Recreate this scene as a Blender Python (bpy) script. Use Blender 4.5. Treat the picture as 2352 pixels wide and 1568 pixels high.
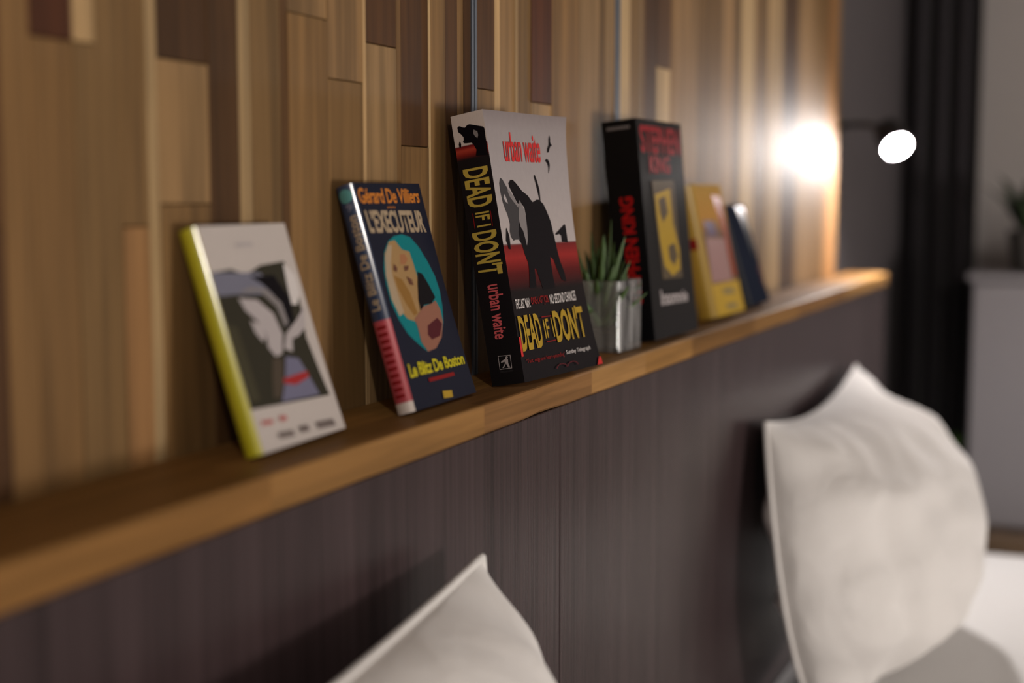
import bpy, bmesh, math, random
from mathutils import Vector, Matrix, noise
from mathutils.geometry import tessellate_polygon

S = bpy.context.scene
COL = S.collection
for o in list(bpy.data.objects):
    bpy.data.objects.remove(o, do_unlink=True)

# ---------------------------------------------------------------- camera, world, exposure
ZS = 1.0            # height of the shelf top above the floor
CAMZ = 0.14016      # camera above the shelf
WALLY = 0.4645      # distance of the camera from the clad wall
cam_d = bpy.data.cameras.new('camera')
cam = bpy.data.objects.new('camera', cam_d)
COL.objects.link(cam)
cam.location = (0, -WALLY, ZS + CAMZ)
th, pit = 0.405748, 0.102772
F = Vector((math.cos(th) * math.cos(pit), math.sin(th) * math.cos(pit), -math.sin(pit)))
cam.rotation_euler = F.to_track_quat('-Z', 'Y').to_euler()
cam_d.sensor_width = 36
cam_d.lens = 3270 * 36 / 2352
cam_d.clip_start = 0.02
cam_d.dof.use_dof = True
cam_d.dof.focus_distance = 1.045
cam_d.dof.aperture_fstop = 3.0
cam_d.dof.aperture_blades = 0
S.camera = cam

world = bpy.data.worlds.new('room_ambient')
S.world = world
world.use_nodes = True
world.node_tree.nodes['Background'].inputs[0].default_value = (0.9, 0.93, 1.0, 1)
world.node_tree.nodes['Background'].inputs[1].default_value = 0.02

S.view_settings.view_transform = 'Standard'
S.view_settings.look = 'None'
S.view_settings.gamma = 1
S.view_settings.use_curve_mapping = False
S.view_settings.exposure = 0.22
S.cycles.use_denoising = True
S.cycles.max_bounces = 8
S.cycles.diffuse_bounces = 5
S.cycles.glossy_bounces = 3
S.cycles.sample_clamp_indirect = 6
S.cycles.caustics_reflective = False
S.cycles.caustics_refractive = False

LAMP_L = 920.0                 # glow of the reading lamp's face
LEFT_W, FRONT_W = 80.0, 110.0   # the two lamps on the room side
LAMP_N = (-0.62, -0.45, -0.64)  # where that face points

# the room's own light behind the photographer, seen in the picture only by what it does:
# glints on the rounded spines (small lamp, left and high) and the lit fronts with soft shadows
# thrown upward on the wall (lamp low across the room)
def room_light(name, loc, watt, radius, rgb):
    ld = bpy.data.lights.new(name, 'POINT')
    ld.energy = watt; ld.shadow_soft_size = radius; ld.color = rgb
    lo = bpy.data.objects.new(name, ld)
    COL.objects.link(lo)
    lo.location = loc
room_light('room_lamp_left_offscreen', (-1.75, -1.83, 2.10), LEFT_W, 0.05, (1.0, 0.92, 0.84))
room_light('room_lamp_front_offscreen', (1.30, -3.10, 0.72), FRONT_W, 0.22, (1.0, 0.93, 0.87))

# ---------------------------------------------------------------- helpers
def mesh_obj(name, verts, faces, mat=None, parent=None, smooth=False):
    me = bpy.data.meshes.new(name)
    me.from_pydata([tuple(v) for v in verts], [], faces)
    me.update()
    o = bpy.data.objects.new(name, me)
    COL.objects.link(o)
    if mat:
        me.materials.append(mat)
    if parent:
        o.parent = parent
    if smooth:
        for p in me.polygons:
            p.use_smooth = True
    return o

def bm_obj(name, bm, mat=None, parent=None, smooth=False):
    me = bpy.data.meshes.new(name)
    bmesh.ops.recalc_face_normals(bm, faces=bm.faces)
    bm.to_mesh(me)
    bm.free()
    o = bpy.data.objects.new(name, me)
    COL.objects.link(o)
    if mat:
        me.materials.append(mat)
    if parent:
        o.parent = parent
    if smooth:
        for p in me.polygons:
            p.use_smooth = True
    return o

def box_bm(x0, x1, y0, y1, z0, z1, bev=0.0, seg=1, bm=None):
    bm2 = bmesh.new()
    bmesh.ops.create_cube(bm2, size=1)
    for v in bm2.verts:
        v.co = Vector(((x0 + x1) / 2 + v.co.x * (x1 - x0), (y0 + y1) / 2 + v.co.y * (y1 - y0), (z0 + z1) / 2 + v.co.z * (z1 - z0)))
    if bev > 0:
        bmesh.ops.bevel(bm2, geom=bm2.edges[:], offset=bev, segments=seg, affect='EDGES', profile=0.5)
    if bm is None:
        return bm2
    me = bpy.data.meshes.new('t')
    bm2.to_mesh(me); bm2.free()
    bm.from_mesh(me)
    bpy.data.meshes.remove(me)
    return bm

def box(name, x0, x1, y0, y1, z0, z1, mat, parent=None, bev=0.0, seg=1):
    return bm_obj(name, box_bm(x0, x1, y0, y1, z0, z1, bev, seg), mat, parent)

def empty(name, loc=(0, 0, 0)):
    e = bpy.data.objects.new(name, None)
    COL.objects.link(e)
    e.location = loc
    e.empty_display_size = 0.05
    return e

def tag(o, label=None, cat=None, group=None, kind=None):
    if label: o['label'] = label
    if cat: o['category'] = cat
    if group: o['group'] = group
    if kind: o['kind'] = kind
    return o

def lathe_bm(prof, n=32, axis_mat=None):
    bm = bmesh.new()
    rings = []
    for r, z in prof:
        ring = []
        for i in range(n):
            a = 2 * math.pi * i / n
            ring.append(bm.verts.new((r * math.cos(a), r * math.sin(a), z)))
        rings.append(ring)
    for a, b in zip(rings, rings[1:]):
        for i in range(n):
            bm.faces.new((a[i], a[(i + 1) % n], b[(i + 1) % n], b[i]))
    bm.faces.new(rings[0]); bm.faces.new(rings[-1])
    if axis_mat is not None:
        bmesh.ops.transform(bm, matrix=axis_mat, verts=bm.verts)
    return bm

def tube_bm(pts, rad, n=10, bm=None):
    bm = bm or bmesh.new()
    pts = [Vector(p) for p in pts]
    rings = []
    ref = Vector((0.13, 0.21, 0.97)).normalized()
    for i, p in enumerate(pts):
        d = (pts[min(i + 1, len(pts) - 1)] - pts[max(i - 1, 0)]).normalized()
        a = d.cross(ref)
        if a.length < 0.05:
            a = d.cross(Vector((1, 0, 0)))
        a.normalize()
        b = d.cross(a)
        r = rad[i] if isinstance(rad, (list, tuple)) else rad
        rings.append([bm.verts.new(p + (a * math.cos(2 * math.pi * k / n) + b * math.sin(2 * math.pi * k / n)) * r) for k in range(n)])
    for A, B in zip(rings, rings[1:]):
        for k in range(n):
            bm.faces.new((A[k], A[(k + 1) % n], B[(k + 1) % n], B[k]))
    bm.faces.new(rings[0]); bm.faces.new(rings[-1])
    return bm

# ---------------------------------------------------------------- materials
MATS = {}
def nodes_of(name):
    m = bpy.data.materials.new(name)
    m.use_nodes = True
    nt = m.node_tree
    return m, nt, nt.nodes['Principled BSDF']

def N(nt, typ, **kw):
    n = nt.nodes.new(typ)
    for k, v in kw.items():
        setattr(n, k, v)
    return n

def plain(name, rgb, rough=0.6, spec=0.5, metal=0.0, noise_amt=0.0, nscale=40.0):
    if name in MATS:
        return MATS[name]
    m, nt, b = nodes_of(name)
    b.inputs['Base Color'].default_value = (*rgb, 1)
    b.inputs['Roughness'].default_value = rough
    b.inputs['Specular IOR Level'].default_value = spec
    b.inputs['Metallic'].default_value = metal
    tc = N(nt, 'ShaderNodeTexCoord')
    nz = N(nt, 'ShaderNodeTexNoise')
    nz.inputs['Scale'].default_value = nscale
    nz.inputs['Detail'].default_value = 4
    nt.links.new(tc.outputs['Object'], nz.inputs['Vector'])
    mr = N(nt, 'ShaderNodeMapRange')
    mr.inputs['To Min'].default_value = 1 - noise_amt
    mr.inputs['To Max'].default_value = 1 + noise_amt
    nt.links.new(nz.outputs['Fac'], mr.inputs['Value'])
    mx = N(nt, 'ShaderNodeMix', data_type='RGBA', blend_type='MULTIPLY')
    mx.inputs['Factor'].default_value = 1
    mx.inputs['A'].default_value = (*rgb, 1)
    nt.links.new(mr.outputs['Result'], mx.inputs['B'])
    nt.links.new(mx.outputs['Result'], b.inputs['Base Color'])
    MATS[name] = m
    return m

def wood(name, grain_axis='Z', rough=0.38, base=None, fine=170.0, coarse=28.0, contrast=0.45, bump=0.15, spec=0.5):
    """Board timber: object colour times stretched grain noise; a knot or two."""
    m, nt, b = nodes_of(name)
    oi = N(nt, 'ShaderNodeObjectInfo')
    geo = N(nt, 'ShaderNodeNewGeometry')
    rnd = N(nt, 'ShaderNodeVectorMath', operation='SCALE')
    rnd.inputs[0].default_value = (7.3, 3.1, 5.7)
    nt.links.new(oi.outputs['Random'], rnd.inputs['Scale'])
    add = N(nt, 'ShaderNodeVectorMath', operation='ADD')
    nt.links.new(geo.outputs['Position'], add.inputs[0])
    nt.links.new(rnd.outputs['Vector'], add.inputs[1])
    st = {'Z': (1, 1, 0.035), 'X': (0.035, 1, 1)}[grain_axis]
    outs = []
    for sc, det in ((fine, 3), (coarse, 5)):
        mp = N(nt, 'ShaderNodeVectorMath', operation='MULTIPLY')
        mp.inputs[1].default_value = tuple(s * sc for s in st)
        nt.links.new(add.outputs['Vector'], mp.inputs[0])
        nz = N(nt, 'ShaderNodeTexNoise')
        nz.inputs['Scale'].default_value = 1.0
        nz.inputs['Detail'].default_value = det
        nz.inputs['Distortion'].default_value = 0.6
        nt.links.new(mp.outputs['Vector'], nz.inputs['Vector'])
        outs.append(nz.outputs['Fac'])
    mixn = N(nt, 'ShaderNodeMix', data_type='FLOAT')
    mixn.inputs['Factor'].default_value = 0.6
    nt.links.new(outs[0], mixn.inputs['A']); nt.links.new(outs[1], mixn.inputs['B'])
    cr = N(nt, 'ShaderNodeMapRange')
    cr.inputs['From Min'].default_value = 0.3; cr.inputs['From Max'].default_value = 0.7
    cr.inputs['To Min'].default_value = 1 - contrast; cr.inputs['To Max'].default_value = 1 + contrast * 0.7
    nt.links.new(mixn.outputs['Result'], cr.inputs['Value'])
    mx = N(nt, 'ShaderNodeMix', data_type='RGBA', blend_type='MULTIPLY')
    mx.inputs['Factor'].default_value = 1
    if base:
        mx.inputs['A'].default_value = (*base, 1)
    else:
        nt.links.new(oi.outputs['Color'], mx.inputs['A'])
    nt.links.new(cr.outputs['Result'], mx.inputs['B'])
    nt.links.new(mx.outputs['Result'], b.inputs['Base Color'])
    b.inputs['Roughness'].default_value = rough
    b.inputs['Specular IOR Level'].default_value = spec
    bp = N(nt, 'ShaderNodeBump')
    bp.inputs['Strength'].default_value = bump
    bp.inputs['Distance'].default_value = 0.0006
    nt.links.new(outs[0], bp.inputs['Height'])
    nt.links.new(bp.outputs['Normal'], b.inputs['Normal'])
    MATS[name] = m
    return m

def fabric(name, rgb, scale=900, rough=0.95, wrinkle=0.0):
    m, nt, b = nodes_of(name)
    b.inputs['Base Color'].default_value = (*rgb, 1)
    b.inputs['Roughness'].default_value = rough
    b.inputs['Specular IOR Level'].default_value = 0.1
    b.inputs['Sheen Weight'].default_value = 0.15
    tc = N(nt, 'ShaderNodeTexCoord')
    nz = N(nt, 'ShaderNodeTexNoise'); nz.inputs['Scale'].default_value = scale; nz.inputs['Detail'].default_value = 2
    nt.links.new(tc.outputs['Object'], nz.inputs['Vector'])
    bp = N(nt, 'ShaderNodeBump'); bp.inputs['Strength'].default_value = 0.12; bp.inputs['Distance'].default_value = 0.001
    nt.links.new(nz.outputs['Fac'], bp.inputs['Height'])
    last = bp
    if wrinkle:
        n2 = N(nt, 'ShaderNodeTexNoise'); n2.inputs['Scale'].default_value = 9; n2.inputs['Detail'].default_value = 3; n2.inputs['Distortion'].default_value = 1.2
        nt.links.new(tc.outputs['Object'], n2.inputs['Vector'])
        b2 = N(nt, 'ShaderNodeBump'); b2.inputs['Strength'].default_value = wrinkle; b2.inputs['Distance'].default_value = 0.02
        nt.links.new(n2.outputs['Fac'], b2.inputs['Height'])
        nt.links.new(bp.outputs['Normal'], b2.inputs['Normal'])
        last = b2
    nt.links.new(last.outputs['Normal'], b.inputs['Normal'])
    MATS[name] = m
    return m

M_stave = wood('stave_wood', 'Z', rough=0.62, spec=0.2, contrast=0.6)
M_shelf = wood('shelf_wood', 'X', rough=0.5, contrast=0.55, spec=0.06)
M_steel = plain('brushed_steel', (0.13, 0.15, 0.18), 0.5, metal=0.5)
M_dark_wall = plain('charcoal_paint', (0.085, 0.076, 0.08), 0.7, noise_amt=0.05)
M_beige = plain('greige_paint', (0.40, 0.37, 0.355), 0.8, noise_amt=0.04)
M_ceil = plain('ceiling_darkened', (0.10, 0.095, 0.09), 0.9, noise_amt=0.02)  # unseen ceiling, colour darkened to weaken bounce onto the shelf top
M_floor = wood('floor_wood', 'X', base=(0.20, 0.12, 0.07), fine=60, coarse=9)
M_bench = wood('bench_wood', 'X', base=(0.24, 0.16, 0.10), fine=90, coarse=14)
M_grey = plain('grey_lacquer', (0.32, 0.305, 0.325), 0.5, noise_amt=0.03)
M_linen = fabric('white_cotton', (0.80, 0.78, 0.76), wrinkle=0.25)
M_linen2 = fabric('white_duvet', (0.82, 0.81, 0.80), wrinkle=0.12)
M_curtain = fabric('charcoal_curtain', (0.030, 0.026, 0.030), scale=600)
M_black = plain('black_metal', (0.015, 0.014, 0.015), 0.4)
M_pot = plain('dark_pot', (0.05, 0.045, 0.04), 0.6)

def laminate(name, rgb):
    m, nt, b = nodes_of(name)
    geo = N(nt, 'ShaderNodeNewGeometry')
    outs = []
    for sc, zs, det in ((420.0, 0.012, 2), (45.0, 0.02, 3)):
        mp = N(nt, 'ShaderNodeVectorMath', operation='MULTIPLY')
        mp.inputs[1].default_value = (sc, sc, sc * zs)
        nt.links.new(geo.outputs['Position'], mp.inputs[0])
        nz = N(nt, 'ShaderNodeTexNoise'); nz.inputs['Scale'].default_value = 1; nz.inputs['Detail'].default_value = det
        nt.links.new(mp.outputs['Vector'], nz.inputs['Vector'])
        outs.append(nz.outputs['Fac'])
    mixn = N(nt, 'ShaderNodeMix', data_type='FLOAT'); mixn.inputs['Factor'].default_value = 0.45
    nt.links.new(outs[0], mixn.inputs['A']); nt.links.new(outs[1], mixn.inputs['B'])
    cr = N(nt, 'ShaderNodeMapRange')
    cr.inputs['From Min'].default_value = 0.32; cr.inputs['From Max'].default_value = 0.68
    cr.inputs['To Min'].default_value = 0.55; cr.inputs['To Max'].default_value = 1.45
    nt.links.new(mixn.outputs['Result'], cr.inputs['Value'])
    mx = N(nt, 'ShaderNodeMix', data_type='RGBA', blend_type='MULTIPLY'); mx.inputs['Factor'].default_value = 1
    mx.inputs['A'].default_value = (*rgb, 1)
    nt.links.new(cr.outputs['Result'], mx.inputs['B'])
    nt.links.new(mx.outputs['Result'], b.inputs['Base Color'])
    b.inputs['Roughness'].default_value = 0.27
    b.inputs['Specular IOR Level'].default_value = 0.15
    bp = N(nt, 'ShaderNodeBump'); bp.inputs['Strength'].default_value = 0.35; bp.inputs['Distance'].default_value = 0.0005
    nt.links.new(outs[0], bp.inputs['Height'])
    nt.links.new(bp.outputs['Normal'], b.inputs['Normal'])
    MATS[name] = m
    return m

M_lam = laminate('dark_laminate', (0.045, 0.030, 0.031))

# ---------------------------------------------------------------- the room
XR, YF, ZC = 3.6, -3.6, 2.55
XL = -2.4
tag(box('floor', XL, XR, YF, 0.05, -0.05, 0.0, M_floor), kind='structure')
tag(box('ceiling', XL, XR, YF, 0.05, ZC, ZC + 0.05, M_ceil), kind='structure')
tag(box('wall_front', XL, XR, YF - 0.05, YF, 0, ZC, M_beige), kind='structure')
tag(box('wall_left', XL - 0.05, XL, YF, 0.05, 0, ZC, M_beige), kind='structure')
tag(box('wall_right', XR, XR + 0.05, YF, 0.05, 0, ZC, M_beige), kind='structure')
XE = 2.52           # end of the timber cladding
tag(box('wall_alcove', XE, XR, 0.03, 0.08, 0, ZC, M_dark_wall), kind='structure')
wall = tag(box('wall_back', -2.4, XE, 0.014, 0.08, 0, ZC, M_dark_wall), kind='structure')

# cladding: vertical staves of mixed width and tone, each its own board
TONE = {'m': (0.175, 0.098, 0.036), 'l': (0.27, 0.160, 0.068), 'd': (0.070, 0.031, 0.010), 'k': (0.086, 0.040, 0.013),
        'p': (0.43, 0.285, 0.135), 'r': (0.068, 0.020, 0.006), 'o': (0.30, 0.150, 0.055)}
STAVES = [(0.5017,0.5217,[],'m'), (0.5217,0.5508,[0.213],'rm'), (0.5508,0.5672,[0.213],'pm'), (0.5672,0.5847,[],'m'),
    (0.5847,0.6059,[0.124],'mo'), (0.6059,0.6152,[],'p'), (0.6152,0.6606,[0.211,0.135],'dlm'), (0.6606,0.6891,[],'k'),
    (0.6891,0.7014,[],'p'), (0.7014,0.7337,[0.116],'mk'), (0.7337,0.7424,[],'k'), (0.7424,0.7889,[0.249],'lm'),
    (0.7889,0.8331,[0.213],'lm'), (0.8331,0.8378,[],'p'), (0.8378,0.8808,[0.24],'dl'), (0.8808,0.8873,[],'m'),  # narrow pale strip here: lit board edge painted in as a stave
    (0.8873,0.9297,[0.174],'dm'), (0.9297,0.9332,[],'p'), (0.9332,0.9577,[],'m'), (0.9577,0.9786,[],'d'),
    (0.9786,0.9894,[],'m'), (0.9894,1.0027,[],'d'), (1.0131,1.0463,[0.222],'dm'), (1.0463,1.0574,[],'p'),
    (1.0574,1.0876,[],'l'), (1.0876,1.094,[],'p'), (1.094,1.1231,[],'m'), (1.1231,1.1698,[0.218],'rl'),
    (1.1698,1.2367,[],'m'), (1.2367,1.2919,[],'l'), (1.2919,1.308,[],'m'), (1.308,1.3359,[],'l'),
    (1.3516,1.3812,[],'p'), (1.3812,1.4034,[],'m'), (1.4034,1.4278,[],'l'), (1.4278,1.471,[],'d'),
    (1.471,1.5215,[0.276],'dp'), (1.5215,1.5346,[],'m'), (1.5346,1.6285,[],'l'), (1.6285,1.7332,[],'m'),
    (1.7332,1.7923,[],'l'), (1.7923,1.8323,[],'m'), (1.8323,1.9026,[],'p'), (1.9026,1.9831,[],'m'),
    (1.9831,2.0729,[],'p'), (2.0729,2.1766,[],'d'), (2.1766,2.2936,[],'l'), (2.2936,2.4078,[],'m'),
    (2.4078,2.4885,[],'o')]
rng = random.Random(11)
cols = []
x = -0.9
while x < 0.5017 - 0.012:
    wdt = rng.choice((0.02, 0.028, 0.04, 0.012, 0.046))
    x1 = min(x + wdt, 0.5017)
    if 0.5017 - x1 < 0.01:
        x1 = 0.5017
    n = rng.choice((0, 1, 1))
    t = ''.join(rng.choice('mmldkop') for _ in range(n + 1))
    cols.append((x, x1, [round(rng.uniform(0.05, 0.35), 3)] if n else [], t))
    x = x1
cols += STAVES
cols.append((STAVES[-1][1], XE, [], 'l'))
ZTOP = 0.62
for ci, (xa, xb, brk, tones) in enumerate(cols):
    zt = ZTOP + rng.uniform(-0.12, 0.12)
    edges = [ZC - ZS - 0.001, zt] + list(brk) + [-0.06]
    tl = [rng.choice('mldkmo')] + list(tones)
    for k in range(len(edges) - 1):
        z1, z0 = edges[k], edges[k + 1]
        d = rng.uniform(0.0, 0.0006)
        if tones[0] in 'p' and k:
            d = 0.0
        o = box('plank', xa + 0.0002, xb - 0.0002, d, 0.014, ZS + z0 + 0.0003, ZS + z1 - 0.0003, M_stave, wall, bev=0.0004)
        c = TONE[tl[k]]
        j = rng.uniform(0.88, 1.12)
        h = rng.uniform(-0.04, 0.04)
        o.color = (c[0] * j * (1 + h), c[1] * j, c[2] * j * (1 - h), 1)

def trim(name, xa, xb):
    """Slim grooved metal joint profile let in between the cladding panels."""
    t = box(name, xa + 0.0006, xb - 0.0006, 0.004, 0.014, ZS - 0.02, ZC - 0.001, M_black)
    tag(t, kind='structure')
    w = (xb - xa) * 0.30
    for a in (xa + 0.0008, xb - 0.0008 - w):
        box('metal_lip', a, a + w, -0.0006, 0.006, ZS - 0.02, ZC - 0.001, M_steel, t, bev=0.0006)
trim('trim_1', 1.0027, 1.0131)
trim('trim_2', 1.3359, 1.3516)

# ---------------------------------------------------------------- shelf of joined staves
SF = -0.0748      # front edge
ST = 0.0205       # thickness
shelf = tag(empty('shelf', (1.25, -0.04, ZS)), 'long narrow acacia wood shelf along the headboard top holding the books', 'shelf')
def shelf_stave(x0, x1, y0, y1, col, front):
    n = max(2, int((x1 - x0) / 0.012))
    bm = bmesh.new()
    prof0 = [(y0, 0.0), (y0 + 0.0015, 0.0), (y1, 0.0), (y1, -ST), (y0 + 0.0012, -ST)]
    rings = []
    for i in range(n + 1):
        xx = x0 + (x1 - x0) * i / n
        lift = 0.0
        if front:
            lift = 0.0006 * noise.noise(Vector((xx * 14, 3.3, 0)))
            if 0.905 < xx < 1.02:      # waney, knotty stretch of the lower arris
                lift += 0.0022 * max(0, 1 - abs(xx - 0.965) / 0.05) * (0.6 + 0.8 * noise.noise(Vector((xx * 120, 0, 1))))
        if front:
            prof = [(y1, 0.0), (y0 + 0.002, 0.0), (y0 + 0.0006, -0.0006), (y0, -0.002), (y0, -ST + 0.0015 + lift), (y0 + 0.0015 + abs(lift), -ST + lift * 0.4), (y1, -ST)]
        else:
            prof = [(y1, 0.0), (y0, 0.0), (y0, -ST), (y1, -ST)]
        rings.append([bm.verts.new((xx, a, ZS + b)) for a, b in prof])
    for A, B in zip(rings, rings[1:]):
        for k in range(len(A)):
            k2 = (k + 1) % len(A)
            bm.faces.new((A[k], A[k2], B[k2], B[k]))
    bm.faces.new(rings[0]); bm.faces.new(rings[-1])
    o = bm_obj('stave', bm, M_shelf, None)
    o.parent = shelf
    o.matrix_parent_inverse = Matrix.Translation(-shelf.location)
    o.color = (*col, 1)
SHT = [(0.33, 0.172, 0.052), (0.26, 0.135, 0.044), (0.35, 0.190, 0.066), (0.22, 0.11, 0.034), (0.24, 0.122, 0.045)]
fx = [-0.12, 0.22, 0.60, 0.86, 1.07, 1.21, 1.36, 1.62, 1.86, 2.20, 2.62]
for i in range(len(fx) - 1):
    shelf_stave(fx[i], fx[i + 1], SF, -0.040, SHT[(i * 3) % 5], True)
fx = [-0.12, 0.38, 0.74, 1.02, 1.44, 1.75, 2.08, 2.62]
for i in range(len(fx) - 1):
    shelf_stave(fx[i], fx[i + 1], -0.0398, -0.0015, SHT[(i * 2 + 1) % 5], False)

# ---------------------------------------------------------------- headboard panels
hb = tag(empty('headboard', (1.25, -0.04, 0)), 'dark brown fine-grained laminate headboard panels under the shelf behind pillows', 'headboard')
def panel(x0, x1, mat):
    o = box('panel', x0, x1, SF + 0.0015, -0.004, 0.12, ZS - ST - 0.0004, mat, None, bev=0.0006)
    o.parent = hb
    o.matrix_parent_inverse = Matrix.Translation(-hb.location)
    return o
panel(-0.11, 1.0035, M_lam)
panel(1.0050, 2.150, M_lam)
panel(2.1508, 2.60, M_lam)

# ---------------------------------------------------------------- bed
BZ = 0.522
bed = tag(empty('bed', (1.25, -1.1, 0)), 'wide bed made up with white sheets in front of the dark headboard', 'bed')
def keep(o, p):
    o.parent = p
    o.matrix_parent_inverse = p.matrix_basis.inverted()
    return o
keep(box('bed_base', 0.0, 2.56, -2.12, -0.085, 0.10, 0.27, M_lam, None, bev=0.004), bed)
for lx in (0.12, 2.44):
    for ly in (-2.02, -0.2):
        keep(box('leg', lx - 0.03, lx + 0.03, ly - 0.03, ly + 0.03, 0.0, 0.10, M_black, None, bev=0.003), bed)
bm = bmesh.new()
NX, NY = 60, 50
x0, x1, y0, y1 = -0.04, 2.60, -2.16, -0.080
prof = []
grid = {}
def duv(i, j):
    u = i / NX; v = j / NY
    xx = x0 + (x1 - x0) * u; yy = y0 + (y1 - y0) * v
    ed = min(xx - x0, x1 - xx, (yy - y0))
    r = 0.06
    z = BZ
    if ed < r:
        z = BZ - r + math.sqrt(max(0, r * r - (r - ed) ** 2))
    z += 0.006 * noise.noise(Vector((xx * 3.1, yy * 3.7, 0.3))) * min(1, ed / 0.1)
    return (xx, yy, z)
def warp(t):          # denser rows by the rims
    return t
for i in range(NX + 1):
    for j in range(NY + 1):
        grid[i, j] = bm.verts.new(duv(i, j))
low = {}
for i in range(NX + 1):
    for j in range(NY + 1):
        if i in (0, NX) or j in (0, NY):
            c = grid[i, j].co
            low[i, j] = bm.verts.new((c.x, c.y, 0.26))
for i in range(NX):
    for j in range(NY):
        bm.faces.new((grid[i, j], grid[i + 1, j], grid[i + 1, j + 1], grid[i, j + 1]))
rim = [(i, 0) for i in range(NX)] + [(NX, j) for j in range(NY)] + [(i, NY) for i in range(NX, 0, -1)] + [(0, j) for j in range(NY, 0, -1)]
for a, b in zip(rim, rim[1:] + rim[:1]):
    bm.faces.new((grid[a], low[a], low[b], grid[b]))
keep(bm_obj('duvet', bm, M_linen2, None, smooth=True), bed)

# ---------------------------------------------------------------- pillows
def pillow(name, P, W, H, lean, yaw, front, back, seed, label, mirror=1, bulge=0.17, sag_top=0.15):
    """P: mid of the top edge.  Local x along the headboard, z up the pillow, -y to the room."""
    root = empty(name, (0, 0, 0))
    n = 56
    bm = bmesh.new()
    def pt(u, v, side):
        cu, cv = abs(u), abs(v)
        su = 1 + (bulge * (1 - v * v) - 0.10 * max(0, -v) ** 2) * (cu ** 4)
        sv = 1 - sag_top * (1 - u * u) * (cv ** 4)
        xx = W / 2 * u * su
        zz = H / 2 * v * sv - H / 2
        f = max(0.0, (1 - cu ** 2.6)) ** 0.55 * (max(0.0, (1 - cv ** 2.0)) ** 0.72 if v > 0 else max(0.0, (1 - cv ** 4.0)) ** 0.42)
        t = front if side < 0 else back
        w = 0.0
        # creases running in from the corners and the open end
        q = Vector((u * 2.3 + seed, v * 2.3, side * 0.4))
        w += 0.010 * noise.noise(q * 1.6) * min(1, f * 3)
        cr = noise.noise(Vector((u * 1.2 + v * 3.2 + seed, (u - v) * 1.0, 5.1)))
        w += 0.026 * cr * (f ** 0.7) * (1 - f) * 2
        w += 0.022 * abs(noise.noise(Vector((math.atan2(v - mirror * 0, u + mirror * 1.05) * 5.0, seed, 1)))) * max(0, (1 - f)) * min(1, f * 5)
        if mirror > 0 and side < 0:      # hem of the open end of the case
            w -= 0.014 * math.exp(-((u + 0.80 + 0.05 * v) / 0.035) ** 2) * max(0, min(1, (0.55 - v) * 2))
        sag = 0.012 * math.sin(u * 3.2 + seed) * (1 - cv ** 2)
        yy = side * (t * f + w)
        return Vector((xx, yy + sag * 0.4, zz + 0.006 * noise.noise(Vector((u * 3, v * 3, seed))) * (1 - max(cu, cv) ** 4)))
    def sp(i):
        t = -1 + 2 * i / n
        return math.copysign(1 - (1 - abs(t)) ** 1.35, t)
    fr, bk = {}, {}
    for i in range(n + 1):
        for j in range(n + 1):
            u, v = sp(i), sp(j)
            fr[i, j] = bm.verts.new(pt(u, v, -1))
            if i in (0, n) or j in (0, n):
                bk[i, j] = fr[i, j]
            else:
                bk[i, j] = bm.verts.new(pt(u, v, 1))
    for i in range(n):
        for j in range(n):
            bm.faces.new((fr[i, j], fr[i + 1, j], fr[i + 1, j + 1], fr[i, j + 1]))
            bm.faces.new((bk[i, j], bk[i, j + 1], bk[i + 1, j + 1], bk[i + 1, j]))
    body = bm_obj('pillowcase', bm, M_linen, root, smooth=True)
    loop = [(i, 0) for i in range(n)] + [(n, j) for j in range(n)] + [(i, n) for i in range(n, 0, -1)] + [(0, j) for j in range(n, 0, -1)]
    pts = [pt(sp(i), sp(j), -1) for i, j in loop]
    pts.append(pts[0])
    bm2 = tube_bm(pts, 0.0028, 6)
    bm_obj('seam', bm2, M_linen, root, smooth=True)
    M = Matrix.Translation(P) @ Matrix.Rotation(yaw, 4, 'Z') @ Matrix.Rotation(lean, 4, 'X')
    root.matrix_world = M
    tag(root, label, 'pillow')
    return root
pillow('pillow', Vector((1.905, -0.093, ZS - 0.122)), 0.60, 0.350, math.radians(-9), 0.0, 0.185, 0.012, 2.0,
       'plump white pillow leaning on the headboard below the lamp', mirror=1)
pillow('pillow', Vector((0.505, -0.130, ZS - 0.088)), 0.60, 0.375, math.radians(-3), math.radians(6), 0.15, 0.012, 7.4,
       'white pillow with a pointed corner, leaning below the white and dark blue books', mirror=-1, bulge=-0.01, sag_top=0.05)

# ---------------------------------------------------------------- reading lamp by the end of the cladding
def emission(name, rgb, strength):
    m = bpy.data.materials.new(name)
    m.use_nodes = True
    nt = m.node_tree
    nt.nodes.clear()
    e = N(nt, 'ShaderNodeEmission'); e.inputs[0].default_value = (*rgb, 1); e.inputs[1].default_value = strength
    out = N(nt, 'ShaderNodeOutputMaterial')
    nt.links.new(e.outputs[0], out.inputs[0])
    return m
M_led = emission('led_diffuser', (1.0, 0.93, 0.90), LAMP_L)

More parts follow.
